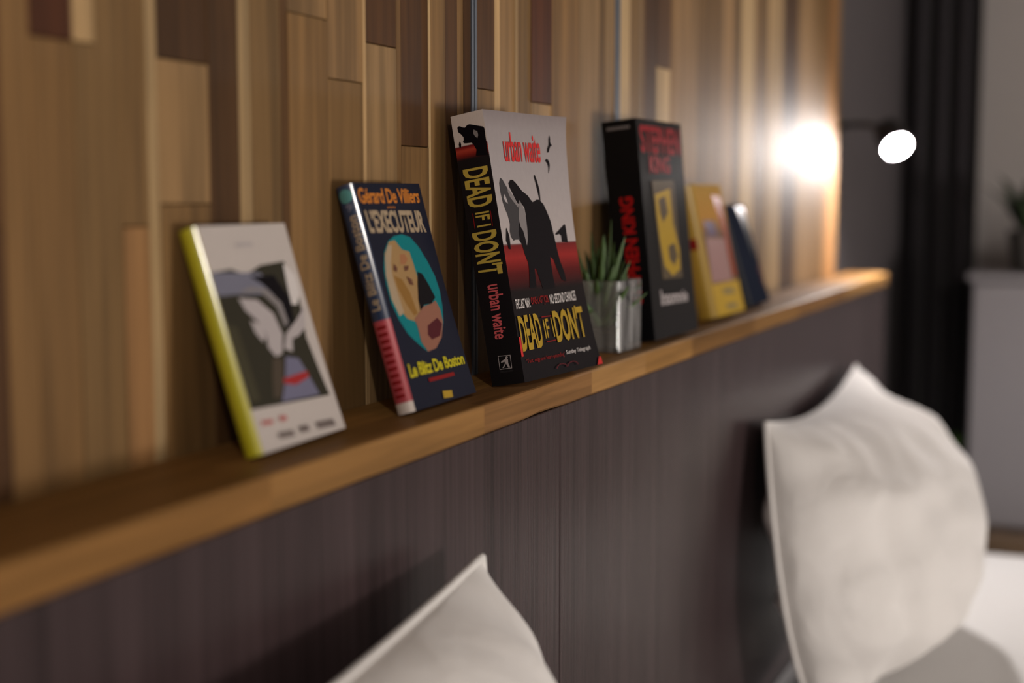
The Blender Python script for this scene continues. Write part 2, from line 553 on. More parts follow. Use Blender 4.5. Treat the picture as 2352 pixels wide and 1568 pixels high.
def reading_lamp(base, head, nrm, label):
    root = empty('reading_lamp', base)
    nrm = Vector(nrm).normalized()
    B = Vector(base); Hd = Vector(head)
    q = nrm.to_track_quat('Z', 'Y').to_matrix().to_4x4()
    L = lambda o: keep(o, root)
    mp = Matrix.Translation(B) @ Matrix.Rotation(math.radians(90), 4, 'X')
    L(bm_obj('wall_plate', lathe_bm([(0.034, 0.0), (0.034, 0.008), (0.030, 0.011), (0.010, 0.012)], 32, mp), M_black, smooth=False))
    back = Hd - nrm * 0.052
    L(bm_obj('arm', tube_bm([B + Vector((0, -0.01, 0)), B + Vector((0, -0.03, 0.003)), B.lerp(back, 0.6) + Vector((0, 0, 0.006)), back], 0.0055, 12), M_black, smooth=True))
    mh = Matrix.Translation(Hd) @ q
    L(bm_obj('lamp_head', lathe_bm([(0.012, -0.056), (0.024, -0.050), (0.0260, -0.040), (0.0260, 0.0012), (0.0230, 0.0012), (0.0230, -0.003)], 40, mh), M_black, smooth=False))
    L(bm_obj('diffuser', lathe_bm([(0.0225 * math.cos(a), -0.001 + 0.009 * math.sin(a)) for a in [math.radians(85) * k / 8 for k in range(9)]], 40, mh), M_led, smooth=True))
    L(bm_obj('switch', lathe_bm([(0.004, 0.0), (0.004, 0.004), (0.003, 0.005)], 16, Matrix.Translation(Hd - nrm * 0.056) @ q @ Matrix.Rotation(math.pi, 4, 'X')), M_steel))
    tag(root, label, 'lamp')
    return root
reading_lamp((2.625, 0.0299, ZS + 0.262), (2.584, -0.0905, ZS + 0.224), LAMP_N,
             'small black wall reading lamp with a lit round white face past the timber cladding')

# side table on the far side of the bed
def side_table(x, y, zt):
    root = empty('side_table', (x, y, 0))
    T = Matrix.Translation((x, y, 0))
    keep(bm_obj('table_top', lathe_bm([(0.17, zt - 0.022), (0.175, zt - 0.018), (0.175, zt - 0.004), (0.17, zt)], 40, T), M_bench), root)
    keep(bm_obj('column', lathe_bm([(0.016, 0.02), (0.016, zt - 0.022)], 20, T), M_black), root)
    keep(bm_obj('foot', lathe_bm([(0.13, 0.0), (0.13, 0.012), (0.02, 0.022)], 32, T), M_black), root)
    tag(root, 'round wooden side table with a black column beside the bed', 'table')
side_table(2.86, -1.30, 0.60)
# ---------------------------------------------------------------- far side: curtain, bench, grey box, plants
bm = bmesh.new()
rows = []
n = 90
for zz in (0.06, 0.5, 1.0, 1.5, 2.0, 2.5):
    ring = []
    for i in range(n + 1):
        t = i / n
        yy = 0.024 - 0.170 * t
        ph = 2 * math.pi * 3.6 * t + 0.25 * math.sin(zz * 1.3)
        xx = 3.50 + 0.042 * math.sin(ph) * (0.8 + 0.2 * math.sin(zz + t * 4))
        ring.append(bm.verts.new((xx, yy, zz)))
    rows.append(ring)
for A, B in zip(rows, rows[1:]):
    for i in range(n):
        bm.faces.new((A[i], A[i + 1], B[i + 1], B[i]))
cu = empty('curtain', (3.50, -0.06, 0))
cb = bm_obj('curtain_cloth', bm, M_curtain, None, smooth=True)
sm = cb.modifiers.new('thickness', 'SOLIDIFY'); sm.thickness = 0.003
keep(cb, cu)
keep(bm_obj('curtain_rail', tube_bm([(3.50, 0.028, 2.505), (3.50, -0.9, 2.505)], 0.009, 12), M_steel, None), cu)
tag(cu, 'dark charcoal curtain gathered in folds in the room corner', 'curtain')

bench = empty('bench', (3.36, -0.62, 0))
keep(box('bench_top', 3.14, 3.445, -1.25, -0.015, 0.375, 0.415, M_bench, None, bev=0.003), bench)
keep(box('back_board', 3.41, 3.44, -1.22, -0.05, 0.12, 0.375, M_bench, None, bev=0.002), bench)
for ly in (-1.19, -0.09):
    for lx in (3.18, 3.385):
        keep(box('leg', lx - 0.022, lx + 0.022, ly - 0.022, ly + 0.022, 0.0, 0.375, M_bench, None, bev=0.003), bench)
tag(bench, 'low brown wooden bench along the far wall beyond the bed', 'bench')

cab = empty('cabinet', (3.36, -0.44, 0.4155))
keep(box('cabinet_body', 3.225, 3.44, -0.72, -0.165, 0.4155, 0.955, M_grey, None, bev=0.006, seg=2), cab)
keep(box('cabinet_top', 3.205, 3.445, -0.73, -0.155, 0.9555, 0.972, M_grey, None, bev=0.004, seg=2), cab)
d1 = keep(box('door', 3.207, 3.2245, -0.438, -0.169, 0.425, 0.950, M_grey, None, bev=0.003), cab)
d2 = keep(box('door', 3.207, 3.2245, -0.716, -0.442, 0.425, 0.950, M_grey, None, bev=0.003), cab)
for d, yy in ((d1, -0.42), (d2, -0.46)):
    kb = bm_obj('knob', lathe_bm([(0.006, 0), (0.006, 0.012), (0.012, 0.016), (0.012, 0.022), (0.008, 0.025)], 20, Matrix.Translation((3.207, yy, 0.70)) @ Matrix.Rotation(math.radians(-90), 4, 'Y')), M_steel, None, smooth=True)
    keep(kb, d)
tag(cab, 'light grey two-door cabinet standing on the wooden bench', 'cabinet')

def leaf_bm(base, dirv, length, width, curl, thick=0.0, seg=7):
    """A pointed leaf rising from base along dirv, bending over, with a folded midrib."""
    base = Vector(base); d = Vector(dirv).normalized()
    side = d.cross(Vector((0, 0, 1)))
    if side.length < 0.05:
        side = Vector((1, 0, 0))
    side.normalize()
    up = side.cross(d).normalized()
    bm = bmesh.new()
    rows = []
    p = base.copy()
    for k in range(seg + 1):
        t = k / seg
        w = width * (math.sin(math.pi * min(1, (0.22 + 0.78 * t))) ** 0.8) * (1 if k < seg else 0.03)
        dd = (d - up * curl * t * t).normalized()
        if k:
            p = p + dd * (length / seg)
        nn = side.cross(dd).normalized()
        c = p
        rows.append([bm.verts.new(c - side * w / 2 + nn * w * 0.18), bm.verts.new(c + nn * 0.0),
                     bm.verts.new(c + side * w / 2 + nn * w * 0.18), bm.verts.new(c - nn * thick * (1 - t * 0.8))])
    for A, B in zip(rows, rows[1:]):
        for k in range(4):
            k2 = (k + 1) % 4
            bm.faces.new((A[k], A[k2], B[k2], B[k]))
    bm.faces.new(rows[0]); bm.faces.new(rows[-1])
    return bm

M_leaf = plain('leaf_green', (0.060, 0.115, 0.030), 0.5, noise_amt=0.35, nscale=60)
M_leaf2 = plain('house_leaf', (0.10, 0.22, 0.04), 0.5, noise_amt=0.3, nscale=25)
M_leaf3 = plain('olive_leaf', (0.03, 0.05, 0.02), 0.5, noise_amt=0.3, nscale=25)
M_soil = plain('soil', (0.05, 0.03, 0.018), 0.95, noise_amt=0.5, nscale=200)

def house_plant(name, x, y, z, pr, ph, nl, ll, lw, mat, label, seed, spread):
    r = random.Random(seed)
    root = empty(name, (x, y, z))
    T = Matrix.Translation((x, y, z))
    keep(bm_obj('pot', lathe_bm([(pr * 0.72, 0), (pr, ph), (pr * 1.06, ph), (pr * 1.06, ph * 0.86), (pr * 1.0, ph * 0.84)][:3] + [(pr * 0.9, ph), (pr * 0.85, ph * 0.8)], 28, T), M_pot, None, smooth=False), root)
    keep(bm_obj('soil', lathe_bm([(pr * 0.87, ph * 0.80), (pr * 0.4, ph * 0.86)], 20, T), M_soil, None), root)
    for k in range(nl):
        a = 2 * math.pi * k / nl * 2.4 + r.uniform(-0.3, 0.3)
        el = r.uniform(0.85, 1.4)
        d = (math.cos(a) * math.cos(el), math.sin(a) * math.cos(el), math.sin(el))
        keep(bm_obj('leaf', leaf_bm((x + d[0] * pr * 0.3, y + d[1] * pr * 0.3, z + ph * 0.82), d, ll * r.uniform(0.7, 1.1), lw * r.uniform(0.8, 1.1), spread, 0.001), mat, None, smooth=True), root)
    tag(root, label, 'plant')
house_plant('potted_plant', 3.28, -0.100, 0.4155, 0.036, 0.115, 13, 0.11, 0.040, M_leaf2, 'green leafy plant in a dark pot on the bench beside the curtain', 4, 0.35)
house_plant('potted_plant', 3.33, -0.27, 0.9725, 0.045, 0.09, 15, 0.17, 0.035, M_leaf3, 'dark olive plant in a pot on top of the grey cabinet', 9, 0.6)

UV = {
'w_s5': [(0.233,0.696),(0.476,0.69),(0.614,0.613),(0.644,0.515),(0.702,0.536),(0.686,0.626),(0.561,0.698),(0.379,0.716)],
'w_dk': [(0.412,0.763),(0.689,0.758),(0.805,0.646),(0.777,0.539),(0.654,0.503),(0.666,0.578),(0.62,0.671),(0.522,0.725)],
'w_ol': [(-0.028,0.57),(0.113,0.547),(0.122,0.358),(0.127,0.223),(0.023,0.22),(-0.007,0.369)],
'w_ol2': [(0.396,0.387),(0.503,0.379),(0.445,0.276),(0.358,0.214),(0.278,0.215),(0.332,0.306)],
'b_h2': [(0.216,0.586),(0.324,0.566),(0.393,0.502),(0.423,0.409),(0.36,0.398),(0.285,0.455),(0.224,0.526)],
'b_h3': [(0.388,0.676),(0.466,0.677),(0.496,0.653),(0.434,0.629),(0.36,0.632)],
'k_f2': [(0.334,0.636),(0.49,0.652),(0.532,0.573),(0.398,0.527),(0.344,0.573)],
'k_f3': [(0.464,0.417),(0.623,0.431),(0.672,0.367),(0.574,0.322),(0.474,0.355)],
'd_jaw': [(0.085,0.751),(0.107,0.745),(0.137,0.724),(0.163,0.705),(0.203,0.682),(0.239,0.662),(0.271,0.646),(0.277,0.627),(0.256,0.581),(0.245,0.517),(0.221,0.508),(0.202,0.521),(0.158,0.521),(0.133,0.518),(0.106,0.534),(0.105,0.553),(0.12,0.581),(0.108,0.613),(0.088,0.636),(0.071,0.661),(0.062,0.697),(0.063,0.73)],
'd_body': [(0.175,0.731),(0.206,0.744),(0.236,0.744),(0.275,0.73),(0.334,0.703),(0.399,0.687),(0.432,0.671),(0.449,0.662),(0.477,0.664),(0.507,0.671),(0.55,0.671),(0.531,0.719),(0.512,0.761),(0.526,0.767),(0.546,0.747),(0.569,0.709),(0.562,0.665),(0.595,0.655),(0.633,0.624),(0.667,0.587),(0.684,0.54),(0.696,0.503),(0.706,0.463),(0.72,0.43),(0.757,0.381),(0.76,0.348),(0.699,0.356),(0.659,0.399),(0.627,0.438),(0.59,0.449),(0.587,0.423),(0.583,0.359),(0.586,0.328),(0.42,0.326),(0.371,0.408),(0.351,0.409),(0.334,0.335),(0.246,0.338),(0.276,0.407),(0.278,0.432),(0.25,0.467),(0.236,0.498),(0.215,0.517),(0.211,0.549),(0.236,0.581),(0.326,0.6),(0.342,0.614),(0.335,0.64),(0.31,0.653),(0.282,0.669),(0.264,0.653),(0.237,0.669),(0.209,0.695),(0.183,0.715)],
'd_throat': [(0.282,0.669),(0.309,0.65),(0.333,0.627),(0.336,0.6),(0.332,0.561),(0.315,0.516),(0.295,0.497),(0.288,0.523),(0.273,0.555),(0.249,0.568),(0.24,0.6),(0.26,0.633)],
'd_stripe': [(0.151,0.711),(0.173,0.705),(0.24,0.666),(0.263,0.649),(0.253,0.64),(0.212,0.659),(0.171,0.678),(0.15,0.698)],
'd_teeth': [(0.086,0.678),(0.108,0.691),(0.121,0.671),(0.131,0.655),(0.101,0.663)],
'd_man': [(0.061,0.562),(0.069,0.567),(0.073,0.556),(0.087,0.534),(0.083,0.509),(0.077,0.487),(0.056,0.488),(0.05,0.506),(0.037,0.519),(0.051,0.544)],
'd_roof': [(0.704,0.536),(0.86,0.575),(0.874,0.569),(0.879,0.501),(0.786,0.505),(0.789,0.529),(0.765,0.536),(0.724,0.533)],
'd_house': [(0.723,0.531),(0.765,0.536),(0.788,0.527),(0.777,0.509),(0.721,0.508)],
'd_ground': [(-0.011,0.505),(0.218,0.503),(0.711,0.509),(0.851,0.501)],
'd_gap': [(0.59,0.449),(0.627,0.438),(0.659,0.399),(0.695,0.35),(0.586,0.328),(0.583,0.359),(0.587,0.423)],
'd_bird1': [(0.774,0.924),(0.781,0.912),(0.778,0.895),(0.799,0.885),(0.769,0.878),(0.744,0.857),(0.727,0.855),(0.729,0.869),(0.754,0.886),(0.759,0.907)],
'd_bird2': [(0.681,0.822),(0.711,0.831),(0.733,0.824),(0.743,0.807),(0.728,0.787),(0.711,0.772),(0.721,0.795),(0.713,0.811),(0.698,0.819)],
'd_author': [(0.168,0.814),(0.622,0.817),(0.637,0.895),(0.177,0.895)],
'd_tag': [(0.024,0.266),(0.845,0.269),(0.848,0.31),(0.03,0.304)],
'd_tagsplit': [(0.214,0.283),(0.225,0.283),(0.465,0.285),(0.474,0.284)],
'd_DEAD': [(0.029,0.111),(0.298,0.114),(0.287,0.243),(0.024,0.242)],
'd_IFI': [(0.333,0.143),(0.457,0.144),(0.449,0.218),(0.332,0.215)],
'd_l1': [(0.324,0.223),(0.453,0.222),(0.452,0.226),(0.324,0.227)],
'd_l2': [(0.334,0.128),(0.458,0.128),(0.458,0.132),(0.333,0.132)],
'd_DONT': [(0.475,0.118),(0.883,0.119),(0.894,0.249),(0.469,0.246)],
'd_quote': [(0.052,0.068),(0.53,0.065),(0.528,0.076),(0.05,0.078)],
'd_sunday': [(0.553,0.07),(0.886,0.069),(0.885,0.082),(0.552,0.082)],
'd_redl': [(-0.005,0.093),(0.026,0.094),(0.024,0.167),(-0.004,0.166)],
'd_redc': [(0.914,-0.002),(1.033,0.003),(0.977,0.033)],
'ds_dog': [(0.169,0.955),(0.213,0.959),(0.263,0.958),(0.332,0.952),(0.405,0.949),(0.492,0.957),(0.568,0.957),(0.714,0.95),(0.833,0.944),(0.954,0.938),(0.977,0.931),(0.973,0.901),(0.974,0.871),(0.968,0.834),(0.604,0.84),(0.65,0.862),(0.59,0.881),(0.537,0.89),(0.386,0.892),(0.311,0.894),(0.273,0.899),(0.309,0.907),(0.314,0.916),(0.253,0.929),(0.19,0.935),(0.17,0.943)],
'ds_patch': [(0.657,0.935),(0.76,0.926),(0.769,0.912),(0.731,0.902),(0.676,0.909),(0.628,0.922)],
'ds_man': [(0.133,0.894),(0.17,0.904),(0.19,0.904),(0.214,0.893),(0.195,0.882),(0.139,0.883)],
'ds_levels': [(0.402,0.884),(0.354,0.845)],
'ds_DEAD': [(0.141,0.8),(0.122,0.655),(0.895,0.654),(0.906,0.796)],
'ds_IFI': [(0.305,0.638),(0.311,0.582),(0.738,0.585),(0.74,0.635)],
'ds_l1': [(0.217,0.637),(0.231,0.582),(0.255,0.582),(0.247,0.638)],
'ds_l2': [(0.774,0.634),(0.766,0.579),(0.789,0.579),(0.798,0.634)],
'ds_DONT': [(0.071,0.587),(0.125,0.409),(0.896,0.403),(0.912,0.585)],
'ds_author': [(0.356,0.37),(0.338,0.17),(0.615,0.169),(0.701,0.37)],
'ds_logo': [(0.327,0.059),(0.707,0.058),(0.73,0.106),(0.337,0.109)],
'b_author': [(0.021,0.91),(0.916,0.907),(0.958,0.971),(0.03,0.981)],
'b_pres': [(0.398,0.884),(0.522,0.884),(0.52,0.894),(0.395,0.893)],
'b_exec': [(0.055,0.78),(0.906,0.766),(0.919,0.873),(0.045,0.879)],
'b_oval': [(0.509,0.765),(0.627,0.751),(0.727,0.702),(0.809,0.632),(0.867,0.563),(0.881,0.492),(0.856,0.423),(0.797,0.348),(0.69,0.281),(0.555,0.24),(0.414,0.233),(0.307,0.273),(0.19,0.326),(0.115,0.394),(0.07,0.467),(0.07,0.548),(0.097,0.621),(0.171,0.692),(0.268,0.737),(0.376,0.759)],
'b_hair': [(0.372,0.741),(0.446,0.697),(0.552,0.685),(0.567,0.631),(0.574,0.569),(0.532,0.51),(0.482,0.444),(0.511,0.404),(0.418,0.349),(0.34,0.376),(0.249,0.39),(0.192,0.423),(0.145,0.481),(0.111,0.539),(0.117,0.613),(0.17,0.684),(0.28,0.736)],
'b_dark': [(0.595,0.591),(0.665,0.58),(0.722,0.527),(0.773,0.466),(0.68,0.44),(0.558,0.44),(0.473,0.406),(0.487,0.463),(0.543,0.536)],
'b_skin': [(0.538,0.433),(0.68,0.44),(0.759,0.452),(0.798,0.407),(0.784,0.349),(0.69,0.281),(0.555,0.24),(0.414,0.233),(0.354,0.281),(0.362,0.345),(0.347,0.384)],
'b_red': [(0.522,0.346),(0.71,0.373),(0.763,0.342),(0.671,0.29),(0.526,0.281),(0.484,0.306)],
'b_m1': [(0.403,0.622),(0.481,0.623),(0.448,0.602),(0.395,0.6)],
'b_m2': [(0.399,0.577),(0.472,0.559),(0.474,0.532),(0.415,0.539)],
'b_m3': [(0.263,0.636),(0.295,0.616),(0.266,0.598),(0.227,0.611)],
'b_left': [(0.239,0.719),(0.309,0.72),(0.214,0.638),(0.192,0.587),(0.205,0.478),(0.216,0.421),(0.139,0.407),(0.086,0.485),(0.097,0.591),(0.154,0.667)],
'b_title': [(0.047,0.139),(0.945,0.14),(0.95,0.194),(0.051,0.206)],
'b_line': [(0.303,0.103),(0.72,0.101),(0.716,0.118),(0.3,0.12)],
'b_mark': [(0.444,0.017),(0.591,0.011),(0.603,0.042),(0.457,0.05)],
'bs': [(0.472,0.952),(0.55,0.903),(0.537,0.865),(0.391,0.45),(0.508,0.409),(0.45,0.049),(0.529,0.02)],
'ks_top': [(0.148,0.957),(0.826,0.957),(0.821,0.974),(0.148,0.974)],
'ks_king': [(0.32,0.655),(0.728,0.651),(0.742,0.486),(0.368,0.49)],
'ks_steph': [(0.354,0.466),(0.764,0.461),(0.751,0.313),(0.395,0.317)],
'k_l1': [(0.058,0.844),(0.939,0.842),(0.954,0.975),(0.051,0.975)],
'k_l2': [(0.205,0.756),(0.666,0.756),(0.676,0.845),(0.216,0.848)],
'k_pic': [(0.289,0.268),(0.745,0.263),(0.724,0.726),(0.223,0.722)],
'k_fig': [(0.27,0.659),(0.62,0.686),(0.626,0.526),(0.725,0.398),(0.701,0.303),(0.515,0.277),(0.35,0.327),(0.292,0.45),(0.268,0.566)],
'k_title': [(0.197,0.158),(0.81,0.142),(0.825,0.202),(0.201,0.222)],
'y_pink': [(0.105,0.591),(0.778,0.578),(0.75,0.25),(0.018,0.26)],
'y_red': [(0.503,0.803),(0.855,0.776),(0.941,0.285),(0.997,0.215),(0.792,0.255),(0.712,0.553)],
'y_pur': [(0.126,0.723),(0.509,0.715),(0.53,0.606),(0.191,0.607)],
'y_top': [(0.137,0.911),(0.689,0.922),(0.577,0.793),(0.139,0.742)],
'y_t1': [(0.338,0.158),(0.762,0.147),(0.715,0.192),(0.317,0.2)],
'y_t2': [(0.343,0.046),(0.752,0.037),(0.732,0.071),(0.354,0.083)],
'y_panel': [(-0.022,0.249),(0.803,0.235)],
'ys_mark': [(0.261,0.663),(0.607,0.657),(0.558,0.579),(0.217,0.578)],
'w_base': [(-0.021,0.794),(0.23,0.803),(0.38,0.772),(0.565,0.809),(0.864,0.819),(0.921,0.632),(0.867,0.454),(0.912,0.258),(0.937,0.168),(0.004,0.193)],
'w_cloud': [(-0.012,0.794),(0.54,0.776),(0.679,0.694),(0.751,0.606),(0.738,0.566),(0.543,0.674),(0.209,0.689),(-0.022,0.691)],
'w_s1': [(0.217,0.672),(0.412,0.656),(0.552,0.584),(0.591,0.487),(0.52,0.4),(0.437,0.392),(0.381,0.44),(0.408,0.498),(0.344,0.564),(0.251,0.616)],
'w_s2': [(0.273,0.568),(0.369,0.547),(0.402,0.491),(0.344,0.465),(0.288,0.513)],
'w_s3': [(0.836,0.81),(0.94,0.753),(0.939,0.666),(0.868,0.609),(0.798,0.613),(0.813,0.705)],
'w_s4': [(0.943,0.597),(0.888,0.501),(0.776,0.467),(0.686,0.457),(0.646,0.399),(0.556,0.42),(0.629,0.485),(0.797,0.538)],
'w_blue': [(0.545,0.384),(0.686,0.366),(0.742,0.294),(0.809,0.183),(0.348,0.192),(0.454,0.275)],
'w_red': [(0.439,0.29),(0.748,0.301),(0.745,0.272),(0.566,0.251),(0.439,0.268)],
'w_top': [(0.351,0.898),(0.54,0.899),(0.545,0.915),(0.358,0.915)],
'w_r1': [(0.064,0.117),(0.187,0.112),(0.193,0.131),(0.065,0.136)],
'w_r2': [(0.263,0.113),(0.343,0.11),(0.349,0.132),(0.267,0.136)],
'w_k1': [(0.208,0.042),(0.381,0.035),(0.374,0.062),(0.198,0.068)],
'w_k2': [(0.451,0.04),(0.558,0.036),(0.556,0.067),(0.448,0.07)],
'w_k3': [(0.664,0.033),(0.883,0.025),(0.867,0.059),(0.65,0.066)],
}

# ---------------------------------------------------------------- books
def srgb(r, g, b):
    f = lambda c: (c / 255 / 12.92) if c / 255 <= 0.04045 else ((c / 255 + 0.055) / 1.055) ** 2.4
    return (f(r), f(g), f(b))

def ink(name, rgb, rough=0.35):
    return plain('ink_' + name, rgb, 0.22, 0.05, noise_amt=0.05, nscale=300)

INK_BLACK = ink('black', (0.006, 0.005, 0.007))
INK_GREY = ink('dark_grey', (0.055, 0.052, 0.055))
INK_MID = ink('mid_grey', (0.22, 0.20, 0.20))
INK_LIGHT = ink('light_grey', (0.42, 0.38, 0.38))
INK_WHITE = ink('white', (0.62, 0.58, 0.56))
INK_RED = ink('red', (0.55, 0.035, 0.035))
INK_DEEP = ink('deep_red', (0.22, 0.012, 0.012))
INK_GOLD = ink('gold', (0.52, 0.38, 0.07))
INK_GOLD2 = ink('old_gold', (0.40, 0.26, 0.03))
INK_YEL = ink('yellow', (0.50, 0.44, 0.02))
INK_ORANGE = ink('orange', (0.55, 0.19, 0.03))
INK_TEAL = ink('teal', (0.005, 0.18, 0.20))
INK_TAN = ink('tan', (0.34, 0.21, 0.09))
INK_CREAM = ink('cream', (0.38, 0.29, 0.19))
INK_NAVY = ink('navy', (0.012, 0.014, 0.03))
INK_PINK = ink('pink', (0.62, 0.11, 0.12))
INK_SKIN = ink('brown_pink', (0.27, 0.12, 0.08))
INK_PLUM = ink('plum', (0.08, 0.015, 0.02))
INK_SLATE = ink('slate', (0.17, 0.17, 0.22))
INK_OLIVE = ink('olive', (0.035, 0.032, 0.022))
INK_BROWN = ink('brown_grey', (0.16, 0.13, 0.12))
INK_DEEPER = ink('block_red', (0.26, 0.016, 0.022))
INK_RED2 = ink('spine_red', (0.42, 0.012, 0.012))
INK_BROWN2 = ink('picture_brown', (0.10, 0.075, 0.045))

def pages_mat():
    m, nt, b = nodes_of('page_edges')
    tc = N(nt, 'ShaderNodeTexCoord')
    mp = N(nt, 'ShaderNodeVectorMath', operation='MULTIPLY'); mp.inputs[1].default_value = (20, 3500, 20)
    nt.links.new(tc.outputs['Object'], mp.inputs[0])
    nz = N(nt, 'ShaderNodeTexNoise'); nz.inputs['Scale'].default_value = 1
    nt.links.new(mp.outputs['Vector'], nz.inputs['Vector'])
    cr = N(nt, 'ShaderNodeValToRGB')
    cr.color_ramp.elements[0].position = 0.35; cr.color_ramp.elements[0].color = (0.32, 0.25, 0.16, 1)
    cr.color_ramp.elements[1].position = 0.65; cr.color_ramp.elements[1].color = (0.62, 0.54, 0.40, 1)
    nt.links.new(nz.outputs['Fac'], cr.inputs['Fac'])
    nt.links.new(cr.outputs['Color'], b.inputs['Base Color'])
    b.inputs['Roughness'].default_value = 0.9
    return m
M_PAGES = pages_mat()

def cover_mat(name, ramp, rough=0.3, spec=0.14, interp='LINEAR', mottle=0.06):
    """Printed cover: colour bands up the height of the sheet (UV v)."""
    m, nt, b = nodes_of(name)
    uv = N(nt, 'ShaderNodeUVMap')
    sp = N(nt, 'ShaderNodeSeparateXYZ')
    nt.links.new(uv.outputs['UV'], sp.inputs[0])
    cr = N(nt, 'ShaderNodeValToRGB')
    cr.color_ramp.interpolation = interp
    el = cr.color_ramp.elements
    while len(el) > 1:
        el.remove(el[-1])
    el[0].position = ramp[0][0]; el[0].color = (*ramp[0][1], 1)
    for p, c in ramp[1:]:
        e = el.new(p); e.color = (*c, 1)
    nt.links.new(sp.outputs['Y'], cr.inputs['Fac'])
    nz = N(nt, 'ShaderNodeTexNoise'); nz.inputs['Scale'].default_value = 30; nz.inputs['Detail'].default_value = 4
    nt.links.new(uv.outputs['UV'], nz.inputs['Vector'])
    mr = N(nt, 'ShaderNodeMapRange'); mr.inputs['To Min'].default_value = 1 - mottle; mr.inputs['To Max'].default_value = 1 + mottle
    nt.links.new(nz.outputs['Fac'], mr.inputs['Value'])
    mx = N(nt, 'ShaderNodeMix', data_type='RGBA', blend_type='MULTIPLY'); mx.inputs['Factor'].default_value = 1
    nt.links.new(cr.outputs['Color'], mx.inputs['A']); nt.links.new(mr.outputs['Result'], mx.inputs['B'])
    nt.links.new(mx.outputs['Result'], b.inputs['Base Color'])
    b.inputs['Roughness'].default_value = rough
    b.inputs['Specular IOR Level'].default_value = spec
    return m

